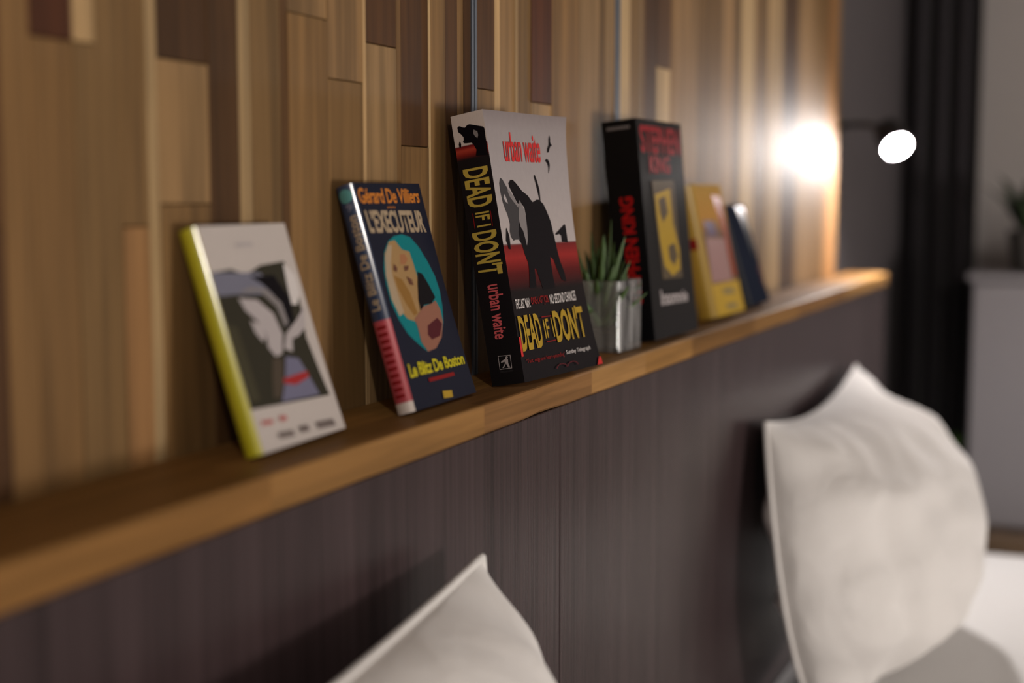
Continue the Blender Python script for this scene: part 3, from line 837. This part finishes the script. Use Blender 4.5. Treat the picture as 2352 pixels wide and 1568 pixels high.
class Book:
    def __init__(s, name, pose, mats, label, bow=0.0, bulge=0.0008, group='paperbacks along the shelf', flare=0.0, wrap=True):
        x, y, psi, lean, W, H, T = pose
        s.W, s.H, s.T, s.bow, s.bulge, s.flare = W, H, T, bow, bulge, flare
        w = Vector((math.cos(psi), math.sin(psi), 0)); n = Vector((-math.sin(psi), math.cos(psi), 0))
        hh = math.sin(lean) * n + math.cos(lean) * Vector((0, 0, 1))
        t = math.cos(lean) * n - math.sin(lean) * Vector((0, 0, 1))
        M = Matrix(((w.x, t.x, hh.x, x), (w.y, t.y, hh.y, y - WALLY), (w.z, t.z, hh.z, ZS + 0.0004), (0, 0, 0, 1)))
        s.root = empty(name)
        s.root.matrix_world = M
        tag(s.root, label, 'book', group)
        # cover sheet: back fore-edge -> spine -> front fore-edge
        prof = []
        nx = 10
        for i in range(nx + 1):
            u = 1 - i / nx
            prof.append(('b', u, 0))
        na = 22
        for i in range(1, na):
            prof.append(('s', 0, i / na))
        for i in range(nx + 1):
            prof.append(('f', i / nx, 1))
        nz = 26
        verts, faces, fuv, fmat = [], [], [], []
        def P(pr, v):
            k, u, a = pr
            if k == 's':
                return s.sp(a, v)
            return s.fr(u, v) if k == 'f' else s.bk(u, v)
        for j in range(nz + 1):
            for pr in prof:
                verts.append(P(pr, j / nz))
        L = len(prof)
        nb = nx
        for j in range(nz):
            for i in range(L - 1):
                faces.append((j * L + i, j * L + i + 1, (j + 1) * L + i + 1, (j + 1) * L + i))
                side = 1 if nb <= i < nb + na else (0 if i < nb else 2)
                fmat.append(side)
                def uvof(pr, jj):
                    if side == 1:
                        k, u, a = pr
                        return ({'b': 0.0, 'f': 1.0}.get(k, a), jj / nz)
                    return (pr[1], jj / nz)
                fuv.append((uvof(prof[i], j), uvof(prof[i + 1], j), uvof(prof[i + 1], j + 1), uvof(prof[i], j + 1)))
        s.cover = mesh_obj('cover', verts, faces, None, s.root)
        me = s.cover.data
        for mm in (mats[2], mats[1], mats[0]):
            me.materials.append(mm)
        ul = me.uv_layers.new(name='UVMap')
        for p in me.polygons:
            p.material_index = fmat[p.index]
            p.use_smooth = False
            for li, q in zip(p.loop_indices, fuv[p.index]):
                ul.data[li].uv = q
        so = s.cover.modifiers.new('card', 'SOLIDIFY'); so.thickness = 0.00035; so.offset = -1 ; so.use_rim = True
        # pages
        rows = []
        bm = bmesh.new()
        N2 = 12
        for j in range(N2 + 1):
            v = 0.004 + (1 - 0.008) * j / N2
            ring = []
            for (u, a) in ((0.008, 0.04), (0.5, 0.03), (0.985, 0.03), (0.985, 0.97), (0.5, 0.97), (0.008, 0.96)):
                A = s.bk(u, v).lerp(s.fr(u, v), a)
                ring.append(bm.verts.new(A))
            rows.append(ring)
        for A, B in zip(rows, rows[1:]):
            for k in range(6):
                bm.faces.new((A[k], A[(k + 1) % 6], B[(k + 1) % 6], B[k]))
        bm.faces.new(rows[0]); bm.faces.new(rows[-1])
        bm_obj('page_block', bm, M_PAGES, s.root)
        s.depth = {}

    def bend(s, u, v):
        b = s.bow * u * math.sin(math.pi * min(1, max(0, v)) ** 0.9)
        if s.flare:
            b -= s.flare * max(0, (v - 0.86) / 0.14) ** 2 * max(0, (u - 0.75) / 0.25)
        return b
    def fr(s, u, v, off=0.0):
        return Vector((u * s.W, -s.T + s.bend(u, v) - off, v * s.H))
    def bk(s, u, v, off=0.0):
        return Vector((u * s.W, min(0.0, s.bend(u, v) * 0.0) + off, v * s.H))
    def sp(s, a, v, off=0.0):
        r = 4 * a * (1 - a)
        return Vector((-s.bulge * r - off, -s.T * a, v * s.H))

    def pt(s, side, q, off):
        return s.fr(q[0], q[1], off) if side == 'f' else s.sp(min(1, max(0, q[0])), q[1], off)

    def layer(s, side):
        s.depth[side] = s.depth.get(side, 0.00008) + 0.00004
        return s.depth[side]

    def poly(s, name, side, pts, mat, clip=True):
        if clip and side == 'f':
            pts = [(min(0.998, max(0.002, a)), min(0.998, max(0.002, b))) for a, b in pts]
        off = s.layer(side)
        # split the outline so that it follows the sheet
        fine = []
        for a, b in zip(pts, pts[1:] + pts[:1]):
            k = max(1, int(max(abs(a[0] - b[0]) * s.W, abs(a[1] - b[1]) * s.H) / 0.006))
            for i in range(k):
                fine.append((a[0] + (b[0] - a[0]) * i / k, a[1] + (b[1] - a[1]) * i / k))
        kw = s.W if side == 'f' else s.T
        tris = tessellate_polygon([[Vector((a * kw, b * s.H, 0)) for a, b in fine]])
        bm = bmesh.new()
        vs = [bm.verts.new((a * kw, b * s.H, 0)) for a, b in fine]
        for t in tris:
            try:
                bm.faces.new([vs[i] for i in t])
            except ValueError:
                pass
        s.drape(bm, side, off, kw)
        return bm_obj(name, bm, mat, s.cover)

    def drape(s, bm, side, off, kw):
        """Refine a flat print (sheet metres) and lay it on the curved sheet."""
        lim = 0.010 if side == 'f' else 0.0025
        for _ in range(4):
            long = [e for e in bm.edges if e.calc_length() > lim]
            if not long:
                break
            bmesh.ops.subdivide_edges(bm, edges=long, cuts=1)
            bmesh.ops.triangulate(bm, faces=[f for f in bm.faces if len(f.verts) > 3])
        for v in bm.verts:
            v.co = s.pt(side, (v.co.x / kw, v.co.y / s.H), off)

    def text(s, name, side, body, quad, mat, bold=0.0, spacing=1.0, shear=0.0, clip=None, baseline=False, sub=None):
        """quad: uv corners bl, br, tr, tl of the lettering."""
        cu = bpy.data.curves.new('lettering', 'FONT')
        cu.body = body
        cu.offset = bold
        cu.space_character = spacing
        cu.shear = shear
        cu.resolution_u = 3
        ob = bpy.data.objects.new('lettering', cu)
        COL.objects.link(ob)
        dg = bpy.context.evaluated_depsgraph_get()
        me = bpy.data.meshes.new_from_object(ob.evaluated_get(dg))
        bpy.data.objects.remove(ob)
        bm = bmesh.new(); bm.from_mesh(me)
        bmesh.ops.triangulate(bm, faces=bm.faces[:])
        xs = [v.co.x for v in bm.verts]; ys = [v.co.y for v in bm.verts]
        xa, xb = min(xs), max(xs)
        ya, yb = (0.0, sub) if sub else (min(ys), max(ys))
        off = s.layer(side)
        kw = s.W if side == 'f' else s.T
        bl, br, tr, tl = [Vector(q) for q in quad]
        for v in bm.verts:
            a = (v.co.x - xa) / (xb - xa); b = (v.co.y - ya) / (yb - ya)
            q = bl.lerp(br, a).lerp(tl.lerp(tr, a), b)
            v.co = Vector((q.x * kw, q.y * s.H, 0))
        s.drape(bm, side, off, kw)
        return bm_obj(name, bm, mat, s.cover)

G = 'paperbacks along the shelf'
def bez(*q):
    return list(q)

# --- grey and black thriller, standing at the sharpest spot
grey = (0.36, 0.325, 0.325)
mf = cover_mat('thriller_front', [(0.0, (0.008, 0.007, 0.009)), (0.33, (0.010, 0.007, 0.008)), (0.40, (0.10, 0.008, 0.008)), (0.455, (0.30, 0.022, 0.02)), (0.50, (0.16, 0.015, 0.015)),
                                  (0.503, (0.10, 0.01, 0.012)), (0.507, (0.45, 0.40, 0.39)), (0.78, grey), (0.93, (0.31, 0.275, 0.275)), (1.0, (0.24, 0.205, 0.205))], rough=0.2, spec=0.07)
ms = cover_mat('thriller_spine', [(0.0, (0.010, 0.009, 0.010)), (0.835, (0.010, 0.008, 0.010)), (0.85, (0.20, 0.015, 0.012)), (0.868, (0.42, 0.05, 0.03)), (0.878, (0.20, 0.012, 0.014)),
                                  (0.884, (0.13, 0.01, 0.012)), (0.887, (0.62, 0.55, 0.52)), (1.0, (0.60, 0.53, 0.49))], rough=0.33)
mb = plain('thriller_back', (0.010, 0.009, 0.010), 0.35)
B = Book('paperback', (0.94318, 0.42082, -0.1022, 0.17643, 0.12941, 0.19916, 0.02739), (mf, ms, mb),
         'tall grey, red and black thriller paperback with a snarling dog and gold title', bow=0.0065, bulge=0.0006, flare=0.002)
U = UV
B.poly('far_house', 'f', U['d_house'], INK_LIGHT)
B.poly('house_roof', 'f', U['d_roof'], INK_BLACK)
B.poly('dog_jaw', 'f', U['d_jaw'], INK_GREY)
B.poly('dog_body', 'f', U['d_body'], INK_BLACK)
B.poly('dog_throat', 'f', U['d_throat'], INK_MID)
B.poly('jaw_stripe', 'f', U['d_stripe'], INK_MID)
B.poly('dog_teeth', 'f', U['d_teeth'], INK_LIGHT)
B.poly('figure', 'f', U['d_man'], INK_BLACK)
B.poly('bird', 'f', U['d_bird1'], INK_BLACK)
B.poly('bird', 'f', U['d_bird2'], INK_BLACK)
B.text('author_lettering', 'f', 'urban waite', [(0.170, 0.815), (0.625, 0.817), (0.637, 0.897), (0.176, 0.895)], INK_RED, bold=0.016, spacing=0.96, sub=0.52)
B.text('tagline', 'f', 'THE LAST MAN.', [(0.024, 0.267), (0.214, 0.267), (0.214, 0.303), (0.03, 0.303)], INK_WHITE, bold=0.012)
B.text('tagline', 'f', 'ONE LAST JOB.', [(0.228, 0.268), (0.465, 0.268), (0.465, 0.305), (0.228, 0.304)], INK_DEEP, bold=0.015)
B.text('tagline', 'f', 'NO SECOND CHANCES', [(0.478, 0.268), (0.845, 0.269), (0.848, 0.309), (0.478, 0.305)], INK_WHITE, bold=0.012)
B.poly('title_block', 'f', U['d_redl'], INK_RED)
B.text('title_lettering', 'f', 'DEAD', U['d_DEAD'], INK_GOLD2, bold=0.028, spacing=1.0)
B.text('title_lettering', 'f', 'IF I', U['d_IFI'], INK_GOLD2, bold=0.010)
B.text('title_lettering', 'f', "DON'T", U['d_DONT'], INK_GOLD2, bold=0.028, spacing=1.0)
B.poly('title_rule', 'f', U['d_l1'], INK_DEEP)
B.poly('title_rule', 'f', U['d_l2'], INK_DEEP)
B.text('quote', 'f', '\u2018Taut, edgy and heart-pounding\u2019', [(0.05, 0.062), (0.53, 0.060), (0.53, 0.080), (0.05, 0.082)], INK_DEEP, bold=0.006)
B.text('quote_source', 'f', 'Sunday Telegraph', [(0.552, 0.064), (0.886, 0.063), (0.886, 0.084), (0.552, 0.084)], INK_WHITE, bold=0.004)
B.poly('corner_mark', 'f', [(0.925, 0.002), (0.998, 0.002), (0.998, 0.03), (0.975, 0.034)], INK_RED)
for sgn, cx_ in ((-1, 0.46), (1, 0.60)):
    for k in range(6):
        t0 = k / 6 * math.pi
        B.poly('scroll_stroke', 'f', [(cx_ + 0.075 * math.cos(t0), 0.022 + 0.018 * math.sin(t0)), (cx_ + 0.075 * math.cos(t0 + 0.45), 0.022 + 0.018 * math.sin(t0 + 0.45)),
                                      (cx_ + 0.060 * math.cos(t0 + 0.45), 0.022 + 0.013 * math.sin(t0 + 0.45)), (cx_ + 0.060 * math.cos(t0), 0.022 + 0.013 * math.sin(t0))], INK_PLUM)
B.poly('spine_dog', 's', U['ds_dog'], INK_BLACK)
B.poly('spine_dog_throat', 's', U['ds_patch'], INK_MID)
B.poly('spine_figure', 's', U['ds_man'], INK_BLACK)
def rotq(q):      # lettering running down the spine: bl,br,tr,tl start at the upper end
    return q
B.text('spine_title', 's', 'DEAD', [(0.13, 0.800), (0.13, 0.655), (0.90, 0.655), (0.90, 0.798)], INK_GOLD, bold=0.030)
B.text('spine_title', 's', 'IF I', [(0.31, 0.637), (0.31, 0.583), (0.74, 0.583), (0.74, 0.636)], INK_GOLD, bold=0.018)
B.text('spine_title', 's', "DON'T", [(0.10, 0.566), (0.12, 0.408), (0.90, 0.404), (0.90, 0.566)], INK_GOLD, bold=0.030)
B.poly('spine_rule', 's', [(0.225, 0.637), (0.225, 0.582), (0.250, 0.582), (0.250, 0.637)], INK_DEEP)
B.poly('spine_rule', 's', [(0.775, 0.634), (0.770, 0.579), (0.793, 0.579), (0.798, 0.634)], INK_DEEP)
B.text('spine_author', 's', 'urban waite', [(0.36, 0.370), (0.34, 0.170), (0.62, 0.169), (0.68, 0.370)], INK_PINK, bold=0.018, sub=0.52)
q = [(0.33, 0.058), (0.71, 0.058), (0.72, 0.107), (0.335, 0.109)]
def lerp2(a, b, t): return (a[0] + (b[0] - a[0]) * t, a[1] + (b[1] - a[1]) * t)
for k in range(4):
    a, b = q[k], q[(k + 1) % 4]
    c = (0.523, 0.083)
    B.poly('publisher_mark', 's', [a, b, lerp2(b, c, 0.09), lerp2(a, c, 0.09)], INK_LIGHT)
B.poly('publisher_mark', 's', [(0.42, 0.063), (0.47, 0.063), (0.55, 0.078), (0.60, 0.062), (0.66, 0.062), (0.62, 0.078), (0.63, 0.092), (0.60, 0.097), (0.64, 0.100), (0.60, 0.105), (0.56, 0.100), (0.55, 0.095), (0.42, 0.088), (0.40, 0.082), (0.52, 0.085), (0.52, 0.078)], INK_LIGHT)
B.text('publisher_name', 's', 'SIMON & SCHUSTER', [(0.34, 0.046), (0.72, 0.046), (0.72, 0.052), (0.34, 0.052)], INK_GREY, bold=0.004)

# --- dark blue pocket thriller
navy = (0.011, 0.013, 0.026)
mf = cover_mat('pocket_front', [(0.0, navy)], rough=0.2, spec=0.06)
ms = cover_mat('pocket_spine', [(0.0, (0.62, 0.55, 0.50)), (0.045, (0.62, 0.55, 0.50)), (0.05, (0.42, 0.06, 0.075)), (0.405, (0.50, 0.075, 0.095)), (0.41, (0.03, 0.055, 0.11)), (0.42, (0.03, 0.05, 0.105))], rough=0.13, spec=0.6)
B = Book('paperback', (0.79415, 0.41964, 0.01219, 0.29196, 0.09399, 0.14994, 0.01283), (mf, ms, plain('pocket_back', navy, 0.35)),
         'dark blue pocket thriller with white title band and oval portrait', bow=0.0015, bulge=0.0026)
B.text('author_lettering', 'f', 'G\u00e9rard De Villiers', [(0.022, 0.908), (0.935, 0.908), (0.955, 0.975), (0.025, 0.978)], INK_ORANGE, bold=0.022, spacing=0.94)
B.text('presents', 'f', 'pr\u00e9sente', [(0.398, 0.882), (0.522, 0.882), (0.52, 0.896), (0.395, 0.896)], INK_ORANGE, bold=0.01)
B.text('title_lettering', 'f', "L\u2019EXECUTEUR", [(0.052, 0.778), (0.92, 0.768), (0.925, 0.873), (0.045, 0.879)], INK_CREAM, bold=0.035, spacing=0.98)
B.poly('oval_picture', 'f', U['b_oval'], INK_TEAL)
B.poly('fair_hair', 'f', U['b_hair'], INK_TAN)
B.poly('hair_strand', 'f', U['b_h2'], ink('amber', (0.26, 0.135, 0.035)))
B.poly('cheek', 'f', U['b_h3'], ink('cheek', (0.34, 0.15, 0.07)))
B.poly('pale_hair', 'f', U['b_left'], INK_CREAM)
B.poly('dark_dress', 'f', U['b_dark'], INK_BLACK)
B.poly('arm_tone', 'f', U['b_skin'], INK_SKIN)
B.poly('red_tone', 'f', U['b_red'], INK_PLUM)
for k in ('b_m1', 'b_m2', 'b_m3'):
    B.poly('face_mark', 'f', U[k], ink('umber', (0.13, 0.055, 0.035)))
B.text('subtitle_lettering', 'f', 'Le Blitz De Boston', [(0.047, 0.139), (0.945, 0.140), (0.950, 0.194), (0.051, 0.200)], INK_YEL, bold=0.030, spacing=0.95)
B.poly('red_line_text', 'f', U['b_line'], INK_DEEP)
B.poly('publisher_mark', 'f', U['b_mark'], INK_GOLD2)
cir = [(0.47 + 0.40 * math.cos(a), 0.952 + 0.030 * math.sin(a)) for a in [2 * math.pi * k / 20 for k in range(20)]]
B.poly('spine_emblem', 's', cir, ink('pale_teal', (0.10, 0.28, 0.27)))
B.text('spine_number', 's', '9', [(0.36, 0.885), (0.70, 0.885), (0.70, 0.918), (0.36, 0.918)], INK_SLATE, bold=0.02)
B.text('spine_title', 's', 'Le Blitz De Boston', [(0.72, 0.450), (0.78, 0.865), (0.26, 0.865), (0.22, 0.450)], INK_CREAM, bold=0.03, spacing=1.05)
for k in range(11):
    v0 = 0.07 + k * 0.030
    B.poly('spine_series_text', 's', [(0.22, v0), (0.74, v0), (0.74, v0 + 0.013), (0.22, v0 + 0.013)], INK_DEEP)

# --- small white paperback, lime spine
mf = cover_mat('white_front', [(0.0, (0.50, 0.45, 0.42))], rough=0.42, mottle=0.03)
ms = cover_mat('lime_spine', [(0.0, (0.46, 0.43, 0.02))], rough=0.16, spec=0.6, mottle=0.03)
B = Book('paperback', (0.62936, 0.42396, 0.03349, 0.3145, 0.09163, 0.12582, 0.01125), (mf, ms, plain('white_back', (0.5, 0.46, 0.42), 0.5)),
         'small white paperback with lime yellow spine and swirling dark landscape', bow=0.001, bulge=0.0024)
B.poly('landscape', 'f', U['w_base'], INK_OLIVE)
B.poly('grey_clouds', 'f', U['w_cloud'], INK_SLATE)
B.poly('dark_hills', 'f', U['w_dk'], INK_BLACK)
B.poly('meadow', 'f', U['w_ol'], ink('meadow', (0.055, 0.050, 0.030)))
B.poly('meadow', 'f', U['w_ol2'], ink('meadow_brown', (0.075, 0.058, 0.042)))
B.poly('grey_swirl', 'f', U['w_s5'], INK_MID)
B.poly('white_swirl', 'f', U['w_s1'], INK_LIGHT)
B.poly('white_swirl', 'f', U['w_s2'], INK_LIGHT)
B.poly('white_swirl', 'f', U['w_s3'], INK_WHITE)
B.poly('white_swirl', 'f', U['w_s4'], INK_LIGHT)
B.poly('blue_water', 'f', U['w_blue'], ink('water', (0.16, 0.155, 0.23)))
B.poly('red_roof', 'f', U['w_red'], ink('roof_red', (0.34, 0.03, 0.03)))
B.poly('small_print', 'f', U['w_top'], INK_LIGHT)
for k in ('w_r1', 'w_r2'):
    B.poly('red_print', 'f', U[k], ink('soft_red', (0.42, 0.13, 0.12)))
for k in ('w_k1', 'w_k2', 'w_k3'):
    B.poly('dark_print', 'f', U[k], INK_BROWN)

# --- thick black novel
blk = (0.008, 0.008, 0.009)
mf = cover_mat('novel_front', [(0.0, (0.010, 0.010, 0.011))], rough=0.2, spec=0.05)
ms = cover_mat('novel_spine', [(0.0, (0.004, 0.004, 0.005)), (1.0, (0.004, 0.004, 0.005))], rough=0.35)
B = Book('paperback', (1.27135, 0.43398, -0.02714, 0.10374, 0.13267, 0.2081, 0.03431), (mf, ms, plain('novel_back', blk, 0.35)),
         'thick black novel with red block lettering behind the glass plant pot', bow=0.0008, bulge=0.0004)
B.text('author_lettering', 'f', 'STEPHEN', [(0.058, 0.846), (0.939, 0.844), (0.954, 0.972), (0.051, 0.974)], INK_DEEPER, bold=0.032)
B.text('author_lettering', 'f', 'KING', [(0.205, 0.756), (0.666, 0.756), (0.676, 0.836), (0.216, 0.838)], INK_DEEPER, bold=0.032)
B.poly('cover_picture', 'f', U['k_pic'], INK_BROWN2)
B.poly('yellow_figure', 'f', U['k_fig'], INK_GOLD2)
for k in ('k_f2', 'k_f3'):
    B.poly('figure_mark', 'f', U[k], INK_BROWN2)
B.text('title_lettering', 'f', 'Insomnie', [(0.195, 0.150), (0.81, 0.145), (0.82, 0.205), (0.20, 0.222)], INK_LIGHT, bold=0.03)
for k in range(9):
    B.poly('spine_publisher', 's', [(0.15 + k * 0.075, 0.958), (0.205 + k * 0.075, 0.958), (0.205 + k * 0.075, 0.971), (0.15 + k * 0.075, 0.971)], INK_MID)
B.text('spine_author', 's', 'KING', [(0.735, 0.488), (0.725, 0.655), (0.325, 0.655), (0.37, 0.488)], INK_RED2, bold=0.028)
B.text('spine_author', 's', 'STEPHEN', [(0.75, 0.170), (0.765, 0.466), (0.355, 0.466), (0.40, 0.170)], INK_RED2, bold=0.028)

# --- yellow paperback
yel = (0.42, 0.27, 0.045)
mf = cover_mat('yellow_front', [(0.0, (0.46, 0.30, 0.05)), (0.24, (0.46, 0.30, 0.06)), (0.25, (0.16, 0.10, 0.07)), (0.62, (0.20, 0.13, 0.10)), (0.75, (0.45, 0.24, 0.07)), (1.0, (0.42, 0.26, 0.08))], rough=0.5, spec=0.0)
ms = cover_mat('yellow_spine', [(0.0, yel)], rough=0.16, spec=0.5)
B = Book('paperback', (1.5308, 0.43124, -0.01606, 0.21993, 0.11091, 0.14979, 0.02335), (mf, ms, plain('yellow_back', yel, 0.4)),
         'yellow paperback with a pink picture and red stripe beside the black novel', bow=0.001, bulge=0.0042)
B.poly('pink_picture', 'f', U['y_pink'], ink('dusty_pink', (0.34, 0.20, 0.19)))
B.poly('red_stripe', 'f', [(0.62, 0.92), (0.90, 0.90), (0.96, 0.28), (0.82, 0.28), (0.80, 0.58)], ink('brick', (0.30, 0.05, 0.02)))
B.poly('purple_patch', 'f', U['y_pur'], ink('purple', (0.12, 0.08, 0.14)))
B.poly('text_lines', 'f', U['y_t1'], ink('khaki', (0.24, 0.19, 0.09)))
B.poly('text_lines', 'f', U['y_t2'], ink('khaki', (0.24, 0.19, 0.09)))
B.poly('spine_mark', 's', [(0.15, 0.52), (0.7, 0.52), (0.7, 0.60), (0.15, 0.60)], INK_DEEP)

# --- slim midnight blue paperback at the lamp end
mn = (0.013, 0.018, 0.028)
mf = cover_mat('slim_front', [(0.0, (0.018, 0.022, 0.036))], rough=0.5, spec=0.0)
B = Book('paperback', (1.70254, 0.42738, 0.0243, 0.29097, 0.10735, 0.12817, 0.01479), (mf, plain('slim_spine', mn, 0.35), plain('slim_back', mn, 0.35)),
         'slim midnight blue paperback at the lamp end of the row', bow=0.001, bulge=0.001)
B.poly('dark_figure', 'f', [(0.55, 0.98), (0.95, 0.98), (0.95, 0.60), (0.80, 0.45), (0.70, 0.70)], ink('night', (0.006, 0.010, 0.012)))
B.poly('red_patch', 'f', [(0.85, 0.38), (0.98, 0.36), (0.98, 0.12), (0.88, 0.18)], ink('wine', (0.07, 0.012, 0.02)))

# ---------------------------------------------------------------- glass cube with a spiky succulent
def glass_mat():
    m = bpy.data.materials.new('glass_painted_sheen'); m.use_nodes = True
    nt = m.node_tree; nt.nodes.clear()
    tr = N(nt, 'ShaderNodeBsdfTransparent'); tr.inputs[0].default_value = (0.90, 0.93, 0.92, 1)
    gl = N(nt, 'ShaderNodeBsdfGlossy'); gl.inputs['Roughness'].default_value = 0.09
    df = N(nt, 'ShaderNodeBsdfDiffuse'); df.inputs[0].default_value = (0.75, 0.75, 0.75, 1)  # milky share paints the pale reflection into the glass
    fz = N(nt, 'ShaderNodeFresnel'); fz.inputs['IOR'].default_value = 1.5
    nz = N(nt, 'ShaderNodeTexNoise'); nz.inputs['Scale'].default_value = 14; nz.inputs['Detail'].default_value = 3
    tc = N(nt, 'ShaderNodeTexCoord')
    mp = N(nt, 'ShaderNodeVectorMath', operation='MULTIPLY'); mp.inputs[1].default_value = (9, 9, 1.2)
    nt.links.new(tc.outputs['Object'], mp.inputs[0]); nt.links.new(mp.outputs['Vector'], nz.inputs['Vector'])
    mr = N(nt, 'ShaderNodeMapRange'); mr.inputs['From Min'].default_value = 0.35; mr.inputs['From Max'].default_value = 0.7
    mr.inputs['To Min'].default_value = 0.05; mr.inputs['To Max'].default_value = 0.32
    nt.links.new(nz.outputs['Fac'], mr.inputs['Value'])
    m1 = N(nt, 'ShaderNodeMixShader'); m2 = N(nt, 'ShaderNodeMixShader')
    nt.links.new(mr.outputs['Result'], m1.inputs[0])
    nt.links.new(tr.outputs[0], m1.inputs[1]); nt.links.new(df.outputs[0], m1.inputs[2])
    nt.links.new(fz.outputs[0], m2.inputs[0])
    nt.links.new(m1.outputs[0], m2.inputs[1]); nt.links.new(gl.outputs[0], m2.inputs[2])
    out = N(nt, 'ShaderNodeOutputMaterial'); nt.links.new(m2.outputs[0], out.inputs[0])
    return m
M_glass = glass_mat()
PX, PY, PS, PH = 1.1865, -0.0600, 0.0550, 0.064      # near front corner of the cube
pot = empty('succulent_pot', (PX + PS / 2, PY + PS / 2, ZS + 0.0004))
rot = math.radians(-3)
bm = bmesh.new()
o, t = PS / 2, 0.0026
def rsq(h, z, r=0.004, n=4):
    out = []
    for sx, sy, a0 in ((1, 1, 0), (-1, 1, 90), (-1, -1, 180), (1, -1, 270)):
        for k in range(n + 1):
            a = math.radians(a0 + 90 * k / n)
            out.append((sx * (h - r) + r * math.cos(a), sy * (h - r) + r * math.sin(a), z))
    return out
rings = [rsq(o - 0.001, 0.0), rsq(o, 0.001), rsq(o, PH - 0.001), rsq(o - 0.0008, PH), rsq(o - t + 0.0008, PH), rsq(o - t, PH - 0.001), rsq(o - t, 0.004)]
vr = [[bm.verts.new(p) for p in r] for r in rings]
for A, Bq in zip(vr, vr[1:]):
    for k in range(len(A)):
        bm.faces.new((A[k], A[(k + 1) % len(A)], Bq[(k + 1) % len(A)], Bq[k]))
bm.faces.new(vr[0]); bm.faces.new(vr[-1])
bm_obj('glass_cube', bm, M_glass, pot)
bm = box_bm(-o + t + 0.0006, o - t - 0.0006, -o + t + 0.0006, o - t - 0.0006, 0.0045, 0.020, 0.002)
bmesh.ops.subdivide_edges(bm, edges=bm.edges[:], cuts=5, use_grid_fill=True)
for v in bm.verts:
    if v.co.z > 0.019:
        v.co.z += 0.002 * noise.noise(v.co * 160)
bm_obj('soil', bm, M_soil, pot)
r = random.Random(5)
for k in range(34):
    a = k * 2.39996 + r.uniform(-0.2, 0.2)
    lev = k / 34
    el = 0.55 + 0.85 * lev + r.uniform(-0.1, 0.1)
    d = (math.cos(a) * math.cos(el), math.sin(a) * math.cos(el), math.sin(el))
    Lh = (0.044 + 0.036 * lev) * r.uniform(0.85, 1.15)
    b0 = (d[0] * 0.004 - 0.003, d[1] * 0.004 + 0.002, 0.019 + 0.012 * lev)
    bm_obj('leaf', leaf_bm(b0, d, Lh, 0.0110 * r.uniform(0.85, 1.15), -0.15, 0.0028, 6), M_leaf, pot, smooth=True)
pot.rotation_euler = (0, 0, rot)
tag(pot, 'small spiky green succulent in a clear glass cube between two books', 'plant')
